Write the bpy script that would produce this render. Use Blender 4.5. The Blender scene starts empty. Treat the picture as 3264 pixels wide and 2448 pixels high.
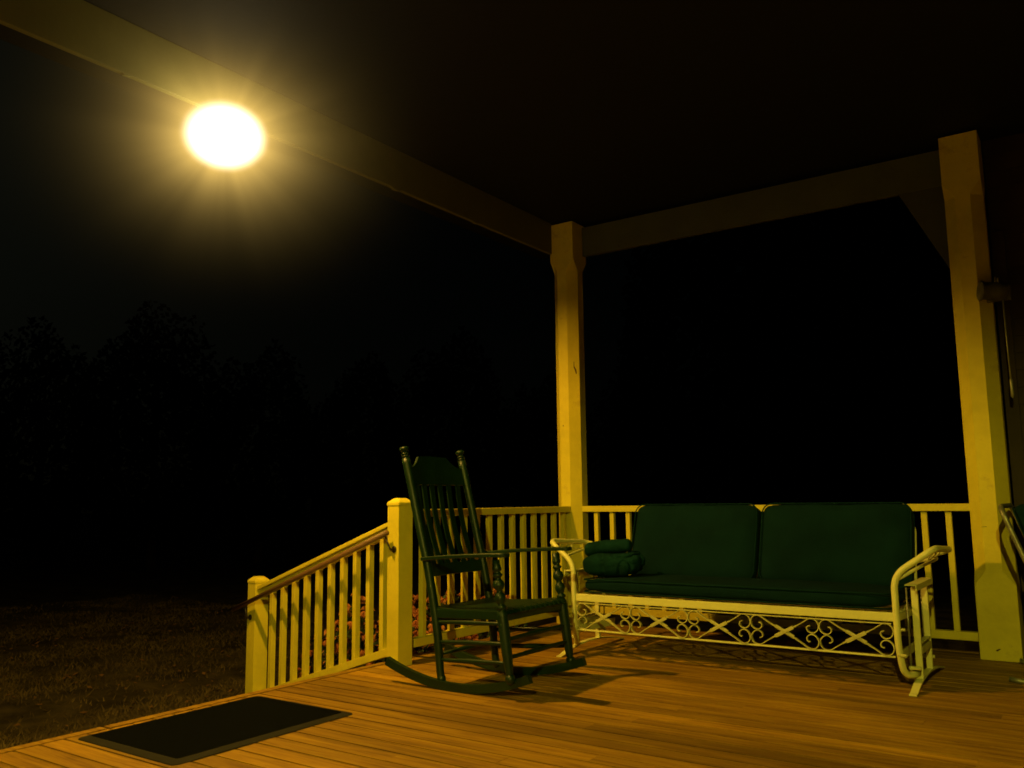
import bpy, bmesh, math, random
import numpy as np
from mathutils import Vector, Matrix, noise
random.seed(7); rng = np.random.default_rng(7)
R = math.radians; PI = math.pi
scene = bpy.context.scene
COL = scene.collection

# ------------------------------------------------------------------ helpers
def link(name, me, mat, parent=None):
    o = bpy.data.objects.new(name, me); COL.objects.link(o)
    if mat is not None:
        for m in (mat if isinstance(mat, (list, tuple)) else [mat]):
            me.materials.append(m)
    if parent is not None: o.parent = parent
    return o

def tag(o, label=None, cat=None, group=None, kind=None):
    if label: o['label'] = label
    if cat: o['category'] = cat
    if group: o['group'] = group
    if kind: o['kind'] = kind
    return o

def thing(name, loc, label, cat, group=None, rz=0):
    o = bpy.data.objects.new(name, None); COL.objects.link(o)
    o.empty_display_size = .1
    o.location = loc; o.rotation_euler = (0, 0, rz)
    return tag(o, label, cat, group)

class MB:
    """collects shapes into one mesh"""
    def __init__(s): s.bm = bmesh.new(); s.smooth = []
    def box(s, a, b, bev=0.0, M=None):
        bm = bmesh.new()
        a = Vector(a); b = Vector(b)
        bmesh.ops.create_cube(bm, size=1, matrix=Matrix.Translation((a+b)/2) @ Matrix.Diagonal((abs(b.x-a.x), abs(b.y-a.y), abs(b.z-a.z), 1)))
        if bev: bmesh.ops.bevel(bm, geom=bm.edges[:], offset=bev, segments=2, profile=.6, affect='EDGES')
        if M is not None: bmesh.ops.transform(bm, matrix=M, verts=bm.verts)
        s._add(bm, False); return s
    def bar(s, p, q, w, h, up=(0, 0, 1), bev=0.0):
        """box from p to q, w across, h along up"""
        p = Vector(p); q = Vector(q); d = q-p; L = d.length; x = d.normalized()
        y = Vector(up).cross(x).normalized(); z = x.cross(y)
        M = Matrix((x, y, z)).transposed().to_4x4(); M.translation = (p+q)/2
        return s.box((-L/2, -w/2, -h/2), (L/2, w/2, h/2), bev, M)
    def _add(s, bm, smooth):
        me = bpy.data.meshes.new('t'); 
        for f in bm.faces: f.smooth = smooth
        bm.to_mesh(me); bm.free(); s.bm.from_mesh(me); bpy.data.meshes.remove(me)
    def sweep(s, pts, prof, ups=None, closed=False, smooth=True, caps=True):
        """pts list of Vector, prof(i)-> list of (a,b) offsets in (side, up) frame"""
        pts = [Vector(p) for p in pts]; n = len(pts); bm = bmesh.new(); rings = []
        prev = None
        for i, p in enumerate(pts):
            if closed: t = (pts[(i+1) % n]-pts[i-1]).normalized()
            else: t = (pts[min(i+1, n-1)]-pts[max(i-1, 0)]).normalized()
            if ups is not None:
                u = Vector(ups[i] if isinstance(ups, list) else ups)
                side = t.cross(u); side.normalize(); u = side.cross(t)
            else:
                if prev is None:
                    a = Vector((0, 0, 1)) if abs(t.z) < .9 else Vector((1, 0, 0))
                    side = t.cross(a).normalized()
                else: side = (prev - t*prev.dot(t)).normalized()
                u = side.cross(t)
            prev = side
            rings.append([bm.verts.new(p+side*a+u*b) for a, b in prof(i)])
        m = len(rings[0])
        for i in range(n if closed else n-1):
            A, B = rings[i], rings[(i+1) % n]
            for k in range(m): bm.faces.new((A[k], A[(k+1) % m], B[(k+1) % m], B[k]))
        if caps and not closed:
            bm.faces.new(rings[0][::-1]); bm.faces.new(rings[-1])
        bmesh.ops.recalc_face_normals(bm, faces=bm.faces)
        s._add(bm, smooth); return s
    def tube(s, pts, r, n=12, closed=False, ups=None):
        rr = r if isinstance(r, (list, tuple)) else [r]*len(pts)
        return s.sweep(pts, lambda i: [(rr[i]*math.cos(2*PI*k/n), rr[i]*math.sin(2*PI*k/n)) for k in range(n)], ups=ups, closed=closed)
    def strap(s, pts, w, t, up, closed=False):
        """flat strap: w along up, t thick"""
        ww = w if isinstance(w, list) else [w]*len(pts); tt = t if isinstance(t, list) else [t]*len(pts)
        return s.sweep(pts, lambda i: [(-tt[i]/2, -ww[i]/2), (tt[i]/2, -ww[i]/2), (tt[i]/2, ww[i]/2), (-tt[i]/2, ww[i]/2)], ups=up, closed=closed, smooth=False)
    def lathe(s, p, q, prof, n=16):
        """prof: list of (t, r) from p to q"""
        p = Vector(p); q = Vector(q); d = (q-p).normalized(); u = d.orthogonal().normalized(); v = d.cross(u); bm = bmesh.new()
        rings = [[bm.verts.new(p.lerp(q, t)+(u*math.cos(2*PI*k/n)+v*math.sin(2*PI*k/n))*max(r, .0004)) for k in range(n)] for t, r in prof]
        for A, B in zip(rings, rings[1:]):
            for k in range(n): bm.faces.new((A[k], A[(k+1) % n], B[(k+1) % n], B[k]))
        bm.faces.new(rings[0][::-1]); bm.faces.new(rings[-1])
        bmesh.ops.recalc_face_normals(bm, faces=bm.faces)
        s._add(bm, True); return s
    def sphere(s, c, r, sub=2, sc=(1, 1, 1)):
        bm = bmesh.new()
        bmesh.ops.create_icosphere(bm, subdivisions=sub, radius=r, matrix=Matrix.Translation(c) @ Matrix.Diagonal((*sc, 1)))
        s._add(bm, True); return s
    def prism(s, poly, d, M=None, bev=0, smooth=False):
        """extrude polygon poly (3d points) by vector d"""
        bm = bmesh.new(); vs = [bm.verts.new(p) for p in poly]; f = bm.faces.new(vs)
        r = bmesh.ops.extrude_face_region(bm, geom=[f]); 
        bmesh.ops.translate(bm, verts=[v for v in r['geom'] if isinstance(v, bmesh.types.BMVert)], vec=d)
        bmesh.ops.recalc_face_normals(bm, faces=bm.faces)
        if bev: bmesh.ops.bevel(bm, geom=[e for e in bm.edges], offset=bev, segments=2, affect='EDGES')
        if M is not None: bmesh.ops.transform(bm, matrix=M, verts=bm.verts)
        s._add(bm, smooth); return s
    def build(s, name, mat, parent=None, origin=None):
        me = bpy.data.meshes.new(name); 
        if origin is not None: bmesh.ops.translate(s.bm, verts=s.bm.verts, vec=-Vector(origin))
        s.bm.to_mesh(me); s.bm.free()
        o = link(name, me, mat, parent)
        if origin is not None: o.location = origin
        return o

def crom(P, k=6, closed=False):
    P = [Vector(p) for p in P]; out = []; n = len(P)
    for i in range(n if closed else n-1):
        if closed: a, b, c, d = P[i-1], P[i], P[(i+1) % n], P[(i+2) % n]
        else:
            b, c = P[i], P[i+1]
            a = P[i-1] if i > 0 else b*2-c
            d = P[i+2] if i+2 < n else c*2-b
        for j in range(k):
            t = j/k
            out.append(.5*((2*b)+(c-a)*t+(2*a-5*b+4*c-d)*t*t+(3*b-a-3*c+d)*t**3))
    if not closed: out.append(P[-1])
    return out

def fillet(P, r, k=6):
    """polyline with rounded corners"""
    P = [Vector(p) for p in P]; out = [P[0]]
    rr = r if isinstance(r, list) else [r]*len(P)
    for i in range(1, len(P)-1):
        a = (P[i-1]-P[i]); c = (P[i+1]-P[i]); ra = min(rr[i], a.length*.49, c.length*.49)
        A = P[i]+a.normalized()*ra; B = P[i]+c.normalized()*ra
        for j in range(k+1):
            t = j/k; out.append(A*(1-t)**2+P[i]*2*t*(1-t)+B*t*t)
    out.append(P[-1]); return out

# ------------------------------------------------------------------ materials
def mat(name, base=(.5, .5, .5), rough=.5, var=0.12, scale=6, bump=0.0, bscale=60, spec=.5, metal=0, dirt=None, dirt_scale=8, dirt_lo=.62, dirt_hi=.72, stretch=None, coord='Object', sheen=0):
    m = bpy.data.materials.new(name); m.use_nodes = True; nt = m.node_tree; N = nt.nodes; L = nt.links
    b = N['Principled BSDF']; b.inputs['Roughness'].default_value = rough; b.inputs['Metallic'].default_value = metal
    b.inputs['Specular IOR Level'].default_value = spec
    if sheen: b.inputs['Sheen Weight'].default_value = sheen; b.inputs['Sheen Tint'].default_value = (base[0], base[1], base[2], 1)
    tc = N.new('ShaderNodeTexCoord'); mp = N.new('ShaderNodeMapping'); L.new(tc.outputs[coord], mp.inputs[0])
    if stretch: mp.inputs['Scale'].default_value = stretch
    nz = N.new('ShaderNodeTexNoise'); nz.inputs['Scale'].default_value = scale; nz.inputs['Detail'].default_value = 6; nz.inputs['Roughness'].default_value = .6
    L.new(mp.outputs[0], nz.inputs['Vector'])
    cr = N.new('ShaderNodeValToRGB'); cr.color_ramp.elements[0].position = .3; cr.color_ramp.elements[1].position = .7
    cr.color_ramp.elements[0].color = tuple(c*(1-var) for c in base)+(1,); cr.color_ramp.elements[1].color = tuple(min(1, c*(1+var)) for c in base)+(1,)
    L.new(nz.outputs['Fac'], cr.inputs[0]); out = cr.outputs[0]
    if dirt:
        n2 = N.new('ShaderNodeTexNoise'); n2.inputs['Scale'].default_value = dirt_scale; n2.inputs['Detail'].default_value = 8; n2.inputs['Roughness'].default_value = .7
        L.new(tc.outputs[coord], n2.inputs['Vector'])
        mr = N.new('ShaderNodeMapRange'); mr.inputs[1].default_value = dirt_lo; mr.inputs[2].default_value = dirt_hi
        L.new(n2.outputs['Fac'], mr.inputs[0])
        mx = N.new('ShaderNodeMix'); mx.data_type = 'RGBA'; L.new(mr.outputs[0], mx.inputs[0]); L.new(out, mx.inputs[6]); mx.inputs[7].default_value = (*dirt, 1)
        out = mx.outputs[2]
    L.new(out, b.inputs['Base Color'])
    if bump:
        n3 = N.new('ShaderNodeTexNoise'); n3.inputs['Scale'].default_value = bscale; n3.inputs['Detail'].default_value = 4
        L.new(mp.outputs[0], n3.inputs['Vector'])
        bp = N.new('ShaderNodeBump'); bp.inputs['Strength'].default_value = bump; bp.inputs['Distance'].default_value = .004
        L.new(n3.outputs['Fac'], bp.inputs['Height']); L.new(bp.outputs[0], b.inputs['Normal'])
    return m

M_paint = mat('cream_paint', (.82, .72, .05), .55, .12, 5, .5, 35, spec=.3, dirt=(.45, .33, .06), dirt_scale=5, dirt_lo=.58, dirt_hi=.8)
M_beam_shaded = mat('shaded_beam_paint', (.105, .12, .035), .6, .12, 4, .4, 30, dirt=(.06, .05, .02), dirt_scale=6)  # darker copy of the beam paint, shade put into the colour
M_beam = mat('beam_paint', (.155, .165, .045), .6, .12, 4, .4, 30, dirt=(.2, .16, .1), dirt_scale=6)  # cream paint darkened in colour so the beam looks unlit
M_green = mat('green_paint', (.0045, .025, .005), .45, .2, 9, .25, 45, spec=.5)
M_white = mat('glider_enamel', (.90, .90, .32), .35, .05, 10, .3, 60, spec=.5, dirt=(.12, .07, .03), dirt_scale=26, dirt_lo=.68, dirt_hi=.73)
M_scroll = mat('scroll_enamel', (.66, .64, .22), .4, .1, 14, .3, 60, dirt=(.12, .07, .03), dirt_scale=30, dirt_lo=.7, dirt_hi=.76)
M_fabric = mat('cushion_fabric', (.0035, .022, .023), .95, .25, 5, .6, 420, spec=.1, sheen=.12)
M_fabric2 = mat('piping_fabric', (.0038, .026, .024), .9, .2, 20, .4, 400, spec=.1)
M_pillow = mat('pillow_fabric', (.004, .030, .026), .95, .35, 9, .7, 300, spec=.1, sheen=.1)
M_rubber = mat('rubber_mat', (.0022, .0035, .005), .95, .3, 40, .8, 500, spec=.05)
M_rubber_edge = mat('rubber_edge', (.010, .010, .007), .85, .2, 20, .3, 200, spec=.4)
M_rail_brown = mat('brown_handrail', (.22, .12, .06), .45, .2, 8, .2, 40, stretch=(1, 6, 6))
M_iron = mat('dark_iron', (.05, .045, .04), .45, .3, 20, .3, 80, metal=.6)
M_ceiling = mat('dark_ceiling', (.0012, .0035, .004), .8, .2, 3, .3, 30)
M_wall = mat('dark_siding', (.045, .028, .008), .7, .25, 5, .3, 30)
M_dark = mat('dark_door', (.025, .022, .018), .6, .3, 5)
M_leaf = mat('mum_leaf', (.03, .06, .02), .7, .5, 12)
M_bloom = mat('mum_bloom', (.85, .30, .10), .8, .35, 25)
M_bark = mat('bark', (.06, .045, .03), .9, .3, 10)
M_tree = mat('night_foliage', (.012, .018, .012), .9, .4, 4)
M_chip = mat('bare_wood_chip', (.10, .06, .03), .9, .3, 40)
M_step = mat('step_wood', (.35, .22, .12), .7, .25, 4, .3, 40)
M_galv = mat('galvanised_metal', (.30, .31, .20), .38, .3, 14, .2, 60, metal=.5)

def deck_material():
    m = bpy.data.materials.new('deck_boards'); m.use_nodes = True; nt = m.node_tree; N = nt.nodes; L = nt.links
    b = N['Principled BSDF']
    at = N.new('ShaderNodeAttribute'); at.attribute_name = 'tint'
    tc = N.new('ShaderNodeTexCoord')
    ad = N.new('ShaderNodeVectorMath'); ad.operation = 'MULTIPLY_ADD'
    L.new(at.outputs['Color'], ad.inputs[0]); ad.inputs[1].default_value = (37, 11, 5); L.new(tc.outputs['Object'], ad.inputs[2])
    mp = N.new('ShaderNodeMapping'); mp.inputs['Scale'].default_value = (1.0, 14, 8); L.new(ad.outputs[0], mp.inputs[0])
    g = N.new('ShaderNodeTexNoise'); g.inputs['Scale'].default_value = 2.2; g.inputs['Detail'].default_value = 8; g.inputs['Roughness'].default_value = .65; g.inputs['Distortion'].default_value = .4
    L.new(mp.outputs[0], g.inputs['Vector'])
    cr = N.new('ShaderNodeValToRGB'); e = cr.color_ramp.elements
    e[0].position = .28; e[0].color = (.19, .090, .005, 1); e[1].position = .72; e[1].color = (.55, .335, .016, 1)
    k = e.new(.5); k.color = (.39, .215, .010, 1)
    L.new(g.outputs['Fac'], cr.inputs[0])
    # large worn patches where paint / stain has gone
    w = N.new('ShaderNodeTexNoise'); w.inputs['Scale'].default_value = 1.3; w.inputs['Detail'].default_value = 5
    mp2 = N.new('ShaderNodeMapping'); mp2.inputs['Scale'].default_value = (.7, 2.2, 1); L.new(tc.outputs['Object'], mp2.inputs[0]); L.new(mp2.outputs[0], w.inputs['Vector'])
    mr = N.new('ShaderNodeMapRange'); mr.inputs[1].default_value = .35; mr.inputs[2].default_value = .7; mr.inputs[3].default_value = .78; mr.inputs[4].default_value = 1.2
    L.new(w.outputs['Fac'], mr.inputs[0])
    mt = N.new('ShaderNodeMapRange'); mt.inputs[3].default_value = .52; mt.inputs[4].default_value = 1.36; L.new(at.outputs['Fac'], mt.inputs[0])
    mu = N.new('ShaderNodeMath'); mu.operation = 'MULTIPLY'; L.new(mr.outputs[0], mu.inputs[0]); L.new(mt.outputs[0], mu.inputs[1])
    vm = N.new('ShaderNodeVectorMath'); vm.operation = 'SCALE'; L.new(cr.outputs[0], vm.inputs[0]); L.new(mu.outputs[0], vm.inputs['Scale'])
    L.new(vm.outputs[0], b.inputs['Base Color'])
    rr = N.new('ShaderNodeMapRange'); rr.inputs[3].default_value = .72; rr.inputs[4].default_value = .5; L.new(g.outputs['Fac'], rr.inputs[0]); L.new(rr.outputs[0], b.inputs['Roughness'])
    b.inputs['Specular IOR Level'].default_value = .35
    bp = N.new('ShaderNodeBump'); bp.inputs['Strength'].default_value = .35; bp.inputs['Distance'].default_value = .004
    L.new(g.outputs['Fac'], bp.inputs['Height']); L.new(bp.outputs[0], b.inputs['Normal'])
    return m
M_deck = deck_material()

def emit(name, col, s):
    m = bpy.data.materials.new(name); m.use_nodes = True; N = m.node_tree.nodes; L = m.node_tree.links
    N.remove(N['Principled BSDF']); e = N.new('ShaderNodeEmission'); e.inputs[0].default_value = (*col, 1); e.inputs[1].default_value = s
    L.new(e.outputs[0], N['Material Output'].inputs[0]); return m

# ------------------------------------------------------------------ measured layout
S = .219; LEG = .0666; XR = 2.948; ZB = 2.961; ZT = 3.213; ZC = 3.229; H = .91
XE = -.154; YF = .16
LAMP = Vector((-.275, -3.18, 2.955))
LAMP2 = Vector((4.05, -7.8, 2.90))

# ------------------------------------------------------------------ ground
def make_ground():
    xs = np.concatenate([[-160, -90, -60, -40, -28, -20, -15], np.arange(-12, 0, .16), [0, 2, 5, 10, 25, 60, 160]])
    ys = np.concatenate([[-160, -80, -40, -20, -14], np.arange(-10, 9, .2), [9, 12, 18, 28, 45, 80, 160]])
    V = []; 
    for y in ys:
        for x in xs:
            z = -.72
            if -14 < x < 0 and -12 < y < 12: z += .05*noise.noise(Vector((x*.6, y*.6, 0)))+.025*noise.noise(Vector((x*2.3, y*2.3, 3)))
            V.append((x, y, z))
    nx = len(xs); F = [(j*nx+i, j*nx+i+1, (j+1)*nx+i+1, (j+1)*nx+i) for j in range(len(ys)-1) for i in range(nx-1)]
    me = bpy.data.meshes.new('ground'); me.from_pydata(V, [], F); me.shade_smooth()
    m = mat('lawn_soil', (.085, .068, .036), .95, .6, 3.2, 1.0, 30, spec=.1, dirt=(.03, .025, .012), dirt_scale=1.2, dirt_lo=.45, dirt_hi=.7)
    return tag(link('ground', me, m), kind='structure')
make_ground()

def make_grass():
    n = 100000
    # concentrated where the photo sees it
    x = -2.2 - 9.5*rng.random(n)**1.25; y = -7.5+11*rng.random(n)
    keep = (y - (-3.0)) > -4.6 + .12*(x+2)  # all of it, thinned by patches
    pat = np.array([noise.noise(Vector((a*.9, b*.9, 5))) for a, b in zip(x, y)])
    keep &= rng.random(n) < np.clip(.62+1.2*pat, .12, 1)
    x = x[keep]; y = y[keep]; n = len(x)
    h = .004+.03*rng.random(n)**2; w = .003+.006*rng.random(n); a = rng.random(n)*2*PI; lean = .015+.045*rng.random(n); la = 2.4+rng.normal(0, 1.1, n)
    z = np.array([-.722+.05*noise.noise(Vector((a*.6, b*.6, 0)))+.025*noise.noise(Vector((a*2.3, b*2.3, 3))) for a, b in zip(x, y)])
    c, s = np.cos(a), np.sin(a)
    v = np.zeros((n, 3, 3))
    v[:, 0] = np.stack([x-w*c, y-w*s, z], 1); v[:, 1] = np.stack([x+w*c, y+w*s, z], 1)
    v[:, 2] = np.stack([x+lean*np.cos(la), y+lean*np.sin(la), z+h+.02], 1)
    me = bpy.data.meshes.new('grass'); me.from_pydata(v.reshape(-1, 3).tolist(), [], np.arange(n*3).reshape(-1, 3).tolist())
    m = mat('dry_grass', (.12, .088, .036), .85, .55, 2.2, spec=.2)
    tag(link('grass', me, m), 'patchy short dry grass of the lawn left of the porch', 'grass', kind='stuff')
make_grass()
def make_leaves():
    V = []; F = []
    for i in range(1500):
        x = -2.6-8*random.random()**1.3; y = -7.5+11*random.random(); z = -.705+.05*noise.noise(Vector((x*.6, y*.6, 0)))+.02*random.random()
        a = random.random()*6.28; r = random.uniform(.012, .032); c = Vector((x, y, z)); u = Vector((math.cos(a), math.sin(a), random.uniform(-.5, .5)))*r; v = Vector((-math.sin(a), math.cos(a), random.uniform(-.5, .5)))*r*.6
        k = len(V); V += [c-u, c-u*.1+v, c+u, c-u*.1-v]; F.append((k, k+1, k+2, k+3))
    me = bpy.data.meshes.new('fallen_leaves'); me.from_pydata(V, [], F)
    tag(link('fallen_leaves', me, mat('dead_leaf', (.20, .10, .03), .8, .6, 3)), 'scattered dry brown leaves on the lawn', 'leaves', kind='stuff')
make_leaves()

# ------------------------------------------------------------------ deck
def make_deck():
    bm = bmesh.new(); lay = bm.loops.layers.float_color.new('tint')
    def plank(x0, x1, y0, y1, z1=0.0, z0=-.03, bev=.004, poly=None):
        t = random.random(); t2 = random.random()
        b2 = bmesh.new()
        bmesh.ops.create_cube(b2, size=1, matrix=Matrix.Translation(((x0+x1)/2, (y0+y1)/2, (z0+z1)/2)) @ Matrix.Diagonal((x1-x0, y1-y0, z1-z0, 1)))
        ed = [e for e in b2.edges if all(v.co.z > z1-.001 for v in e.verts) and (abs(e.verts[0].co.x-e.verts[1].co.x) > .1 or x1-x0 < .1)]
        bmesh.ops.bevel(b2, geom=ed, offset=bev, segments=2, affect='EDGES')
        me = bpy.data.meshes.new('t'); b2.to_mesh(me); b2.free()
        n0 = len(bm.faces); bm.from_mesh(me); bpy.data.meshes.remove(me); bm.faces.ensure_lookup_table()
        for f in bm.faces[n0:]:
            for l in f.loops: l[lay] = (t, t2, (t+t2) % 1, 1)
    # nosing board along the open edge
    y = -9.0
    while y < YF:
        y1 = min(y+2.6, YF); plank(XE, XE+.066, y+.001, y1-.001, .001, bev=.008); y = y1
    pitch = .1
    y = -9.0
    while y < YF:
        x = XE+.069; x += 0
        first = True
        while x < 7.5:
            L = random.uniform(2.6, 4.8) if not first else random.uniform(1.0, 4.8)
            x1 = min(x+L, 7.5)
            plank(x, x1-.0004, y+.0022, min(y+pitch, YF)-.0022, random.uniform(-.0012, .0008))
            x = x1; first = False
        y += pitch
    me = bpy.data.meshes.new('porch_floor'); bm.to_mesh(me); bm.free()
    o = link('porch_floor', me, M_deck); tag(o, kind='structure')
    # rim joist and steps below
    mb = MB(); mb.box((XE+.02, -9, -.30), (XE+.055, YF, -.0305)); mb.box((XE+.055, YF-.035, -.3), (7.5, YF, -.0305)); 
    o = mb.build('deck_rim', M_paint); tag(o, kind='structure')
    mb = MB()
    for i in range(3):
        mb.box((-.62-.5*i, -4.6, -.205-.175*i), (XE+.015-.5*i, -2.13+.0*i, -.175-.175*i), .006)
        mb.box((-.15-.5*i, -4.6, -.72), (-.125-.5*i, -2.13, -.207-.175*i))
    o = mb.build('porch_steps', M_step); tag(o, kind='structure')
make_deck()

# ------------------------------------------------------------------ posts
def oct_ring(l, h):
    return [(-h, -h+l), (-h+l, -h), (h-l, -h), (h, -h+l), (h, h-l), (h-l, h), (-h+l, h), (-h, h-l)]
def chamfer_post(name, x, y, label, z0=0.0, base=.43, group='chamfered porch posts'):
    t = thing(name, (x, y, 0), label, 'post', group)
    bm = bmesh.new(); rings = []; h = S/2
    for z, l in ((z0, .003), (base, .003), (base+.085, LEG), (2.826, LEG), (2.915, .003), (ZC, .003)):
        rings.append([bm.verts.new((a, b, z)) for a, b in oct_ring(l, h)])
    for A, B in zip(rings, rings[1:]):
        for k in range(8): bm.faces.new((A[k], A[(k+1) % 8], B[(k+1) % 8], B[k]))
    bm.faces.new(rings[0][::-1]); bm.faces.new(rings[-1])
    me = bpy.data.meshes.new('shaft'); bm.to_mesh(me); bm.free()
    link('shaft', me, M_paint, t); return t
corner = chamfer_post('porch_post', 0, 0, 'cream chamfered porch post where the two railings and both beams meet', base=.40)
right = chamfer_post('porch_post', XR, 0, 'cream chamfered porch post right of the bench, a metal lamp mounted on its side')
far = chamfer_post('porch_post', 0, -6.9, 'cream chamfered porch post beyond the mat')
def chip(parent, c, u, v, pts):
    """flaked paint: thin irregular patch"""
    bm = bmesh.new(); c = Vector(c); u = Vector(u); v = Vector(v); n = u.cross(v).normalized()
    f = bm.faces.new([bm.verts.new(c+u*a+v*b+n*.0012) for a, b in pts])
    me = bpy.data.meshes.new('paint_chip'); bm.to_mesh(me); bm.free(); link('paint_chip', me, M_chip, parent)
q2 = 1/math.sqrt(2)
chip(corner, (.08, -.0724, 2.02), (q2, q2, 0), (0, 0, 1), [(-.004, .05), (.0, .042), (.0, .01), (.016, -.02), (.02, -.05), (.012, -.055), (.006, -.03), (-.006, 0)])
chip(corner, (-.012, -.1095, 1.55), (1, 0, 0), (0, 0, 1), [(-.004, .006), (.004, .004), (.003, -.006), (-.003, -.005)])
chip(right, (-.012, -.1095, .06), (1, 0, 0), (0, 0, 1), [(-.014, -.006), (-.004, -.007), (.014, .007), (.006, .009), (-.008, .002)])
chip(right, (-.03, -.1095, .77), (1, 0, 0), (0, 0, 1), [(-.02, 0), (.01, .002), (.012, .005), (-.01, .003)])

# little iron hook on the corner post
t = thing('gate_hook', (-.03, -.1095, .47), 'small dark iron hook screwed low into the corner post', 'hook')
MB().tube(fillet([(0, 0, 0), (0, -.03, .0), (.0, -.035, -.045), (.02, -.03, -.06), (.03, -.03, -.04)], .012), .004, 8).build('hook_wire', M_iron, t)
MB().lathe((0, 0.0, 0), (0, -.008, 0), [(0, .002), (0, .012), (.8, .012), (1, .004)]).build('screw_plate', M_iron, t)

# ------------------------------------------------------------------ beams, ceiling
h = S/2
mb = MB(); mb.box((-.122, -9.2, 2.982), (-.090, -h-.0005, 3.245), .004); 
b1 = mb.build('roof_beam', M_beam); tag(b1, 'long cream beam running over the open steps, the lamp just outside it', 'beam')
# drips and flaked lower edge
mb = MB()
for y0, L, d in ((-2.05, .10, .012), (-1.18, .07, .010), (-3.9, .05, .006), (-.8, .03, .005)):
    mb.prism([(-.092, y0, 2.983), (-.092, y0+L*.3, 2.982-d), (-.092, y0+L*.8, 2.982-d*.7), (-.092, y0+L, 2.983)], (-.02, 0, 0))
mb.build('flaking_paint', M_beam, b1)
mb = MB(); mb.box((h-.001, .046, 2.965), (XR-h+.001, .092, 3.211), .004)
b2 = mb.build('roof_beam', M_beam_shaded); tag(b2, 'dim cream beam spanning from corner post to right post above the bench', 'beam')
t = thing('corner_brace', (XR-h, 0, ZB), 'dull triangular brace board tucked under the beam beside the right post', 'brace')
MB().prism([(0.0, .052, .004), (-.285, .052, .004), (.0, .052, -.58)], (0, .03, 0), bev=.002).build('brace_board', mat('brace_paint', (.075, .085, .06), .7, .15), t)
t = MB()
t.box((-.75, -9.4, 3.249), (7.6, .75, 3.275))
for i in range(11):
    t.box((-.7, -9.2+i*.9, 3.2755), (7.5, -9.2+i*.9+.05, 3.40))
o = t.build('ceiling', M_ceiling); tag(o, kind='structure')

# ------------------------------------------------------------------ railings
def baluster(parent, p, q, w=.034, rz=0):
    mb = MB(); mb.box((-w/2, -w/2, p[2]), (w/2, w/2, q[2]), .002)
    o = mb.build('baluster', M_paint, parent); o.location = (p[0], p[1], 0); o.rotation_euler = (0, 0, rz); return o
t = thing('porch_railing', (0, -1.05, 0), 'cream porch railing behind the rocking chair, from stair newel to corner post', 'railing')
MB().box((-.045, -1.945+.0+1.05, H-.045), (.043, -h-.0005+1.05, H), .004).build('top_rail', M_paint, t)
MB().box((-.028, -1.945+1.05, .088), (.030, -h-.0005+1.05, .138), .003).build('bottom_rail', M_paint, t)
for k in range(13):
    y = -.16-.14*k+.002
    if y < -1.95: break
    baluster(t, (-.001, y+1.05, .137), (0, 0, H-.044))
t = thing('porch_railing', (XR/2, 0, 0), 'cream porch railing behind the cushioned bench, between corner and right posts', 'railing')
c0 = XR/2
MB().box((h-.027-c0, -.043, H-.045), (XR-h+.002-c0, .043, H), .004).build('top_rail', M_paint, t)
MB().box((h-.002-c0, -.030, .090), (XR-h+.002-c0, .028, .140), .003).build('bottom_rail', M_paint, t)
for k in range(19):
    baluster(t, (.215+.1388*k-c0, 0, .139), (0, 0, H-.044))

# ------------------------------------------------------------------ stair newels and rail
A9 = R(9); N0 = Vector((0, -2.047, 0)); DIR = Vector((-math.cos(A9), math.sin(A9), 0)); NRM = Vector((-math.sin(A9), -math.cos(A9), 0))
def newel(loc, ztop, zbot, label, w=.108):
    t = thing('newel_post', loc, label, 'post', rz=-A9)
    a = w/2
    MB().box((-a, -a, zbot), (a, a, ztop-.045), .003).build('shaft', M_paint, t)
    c = a+.004; z = ztop
    mb = MB(); bm = bmesh.new(); R0 = [(c, z-.046), (c, z-.026), (c-.030, z), ]
    rings = [[bm.verts.new((sx*r, sy*r, zz)) for sx, sy in ((-1, -1), (1, -1), (1, 1), (-1, 1))] for r, zz in R0]
    for A, B in zip(rings, rings[1:]):
        for k in range(4): bm.faces.new((A[k], A[(k+1) % 4], B[(k+1) % 4], B[k]))
    bm.faces.new(rings[0][::-1]); bm.faces.new(rings[-1])
    bmesh.ops.bevel(bm, geom=bm.edges[:], offset=.003, segments=2, affect='EDGES')
    mb._add(bm, False); mb.build('cap', M_paint, t)
    return t
newel((N0.x, N0.y, 0), .982, -.7, 'tall cream newel post at the top of the steps, beside the rocking chair')
P2 = N0+DIR*1.635
newel((P2.x, P2.y, -.72), .432+.72, 0, 'lower cream newel post at the foot of the steps')
t = thing('stair_railing', (N0.x, N0.y, 0), 'cream sloping railing down the steps with ten balusters', 'railing', rz=-A9)
# local frame: -X is along DIR
SL = .3115
def rz_(s, z0): return z0-SL*s
mb = MB()
for (w, zo, hh) in ((.09, -.013, .026), (.036, -.052, .052)):
    mb.bar((-.052, 0, rz_(.052, .858)+zo), (-1.585, 0, rz_(1.585, .858)+zo), w, hh, bev=.004)
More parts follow.
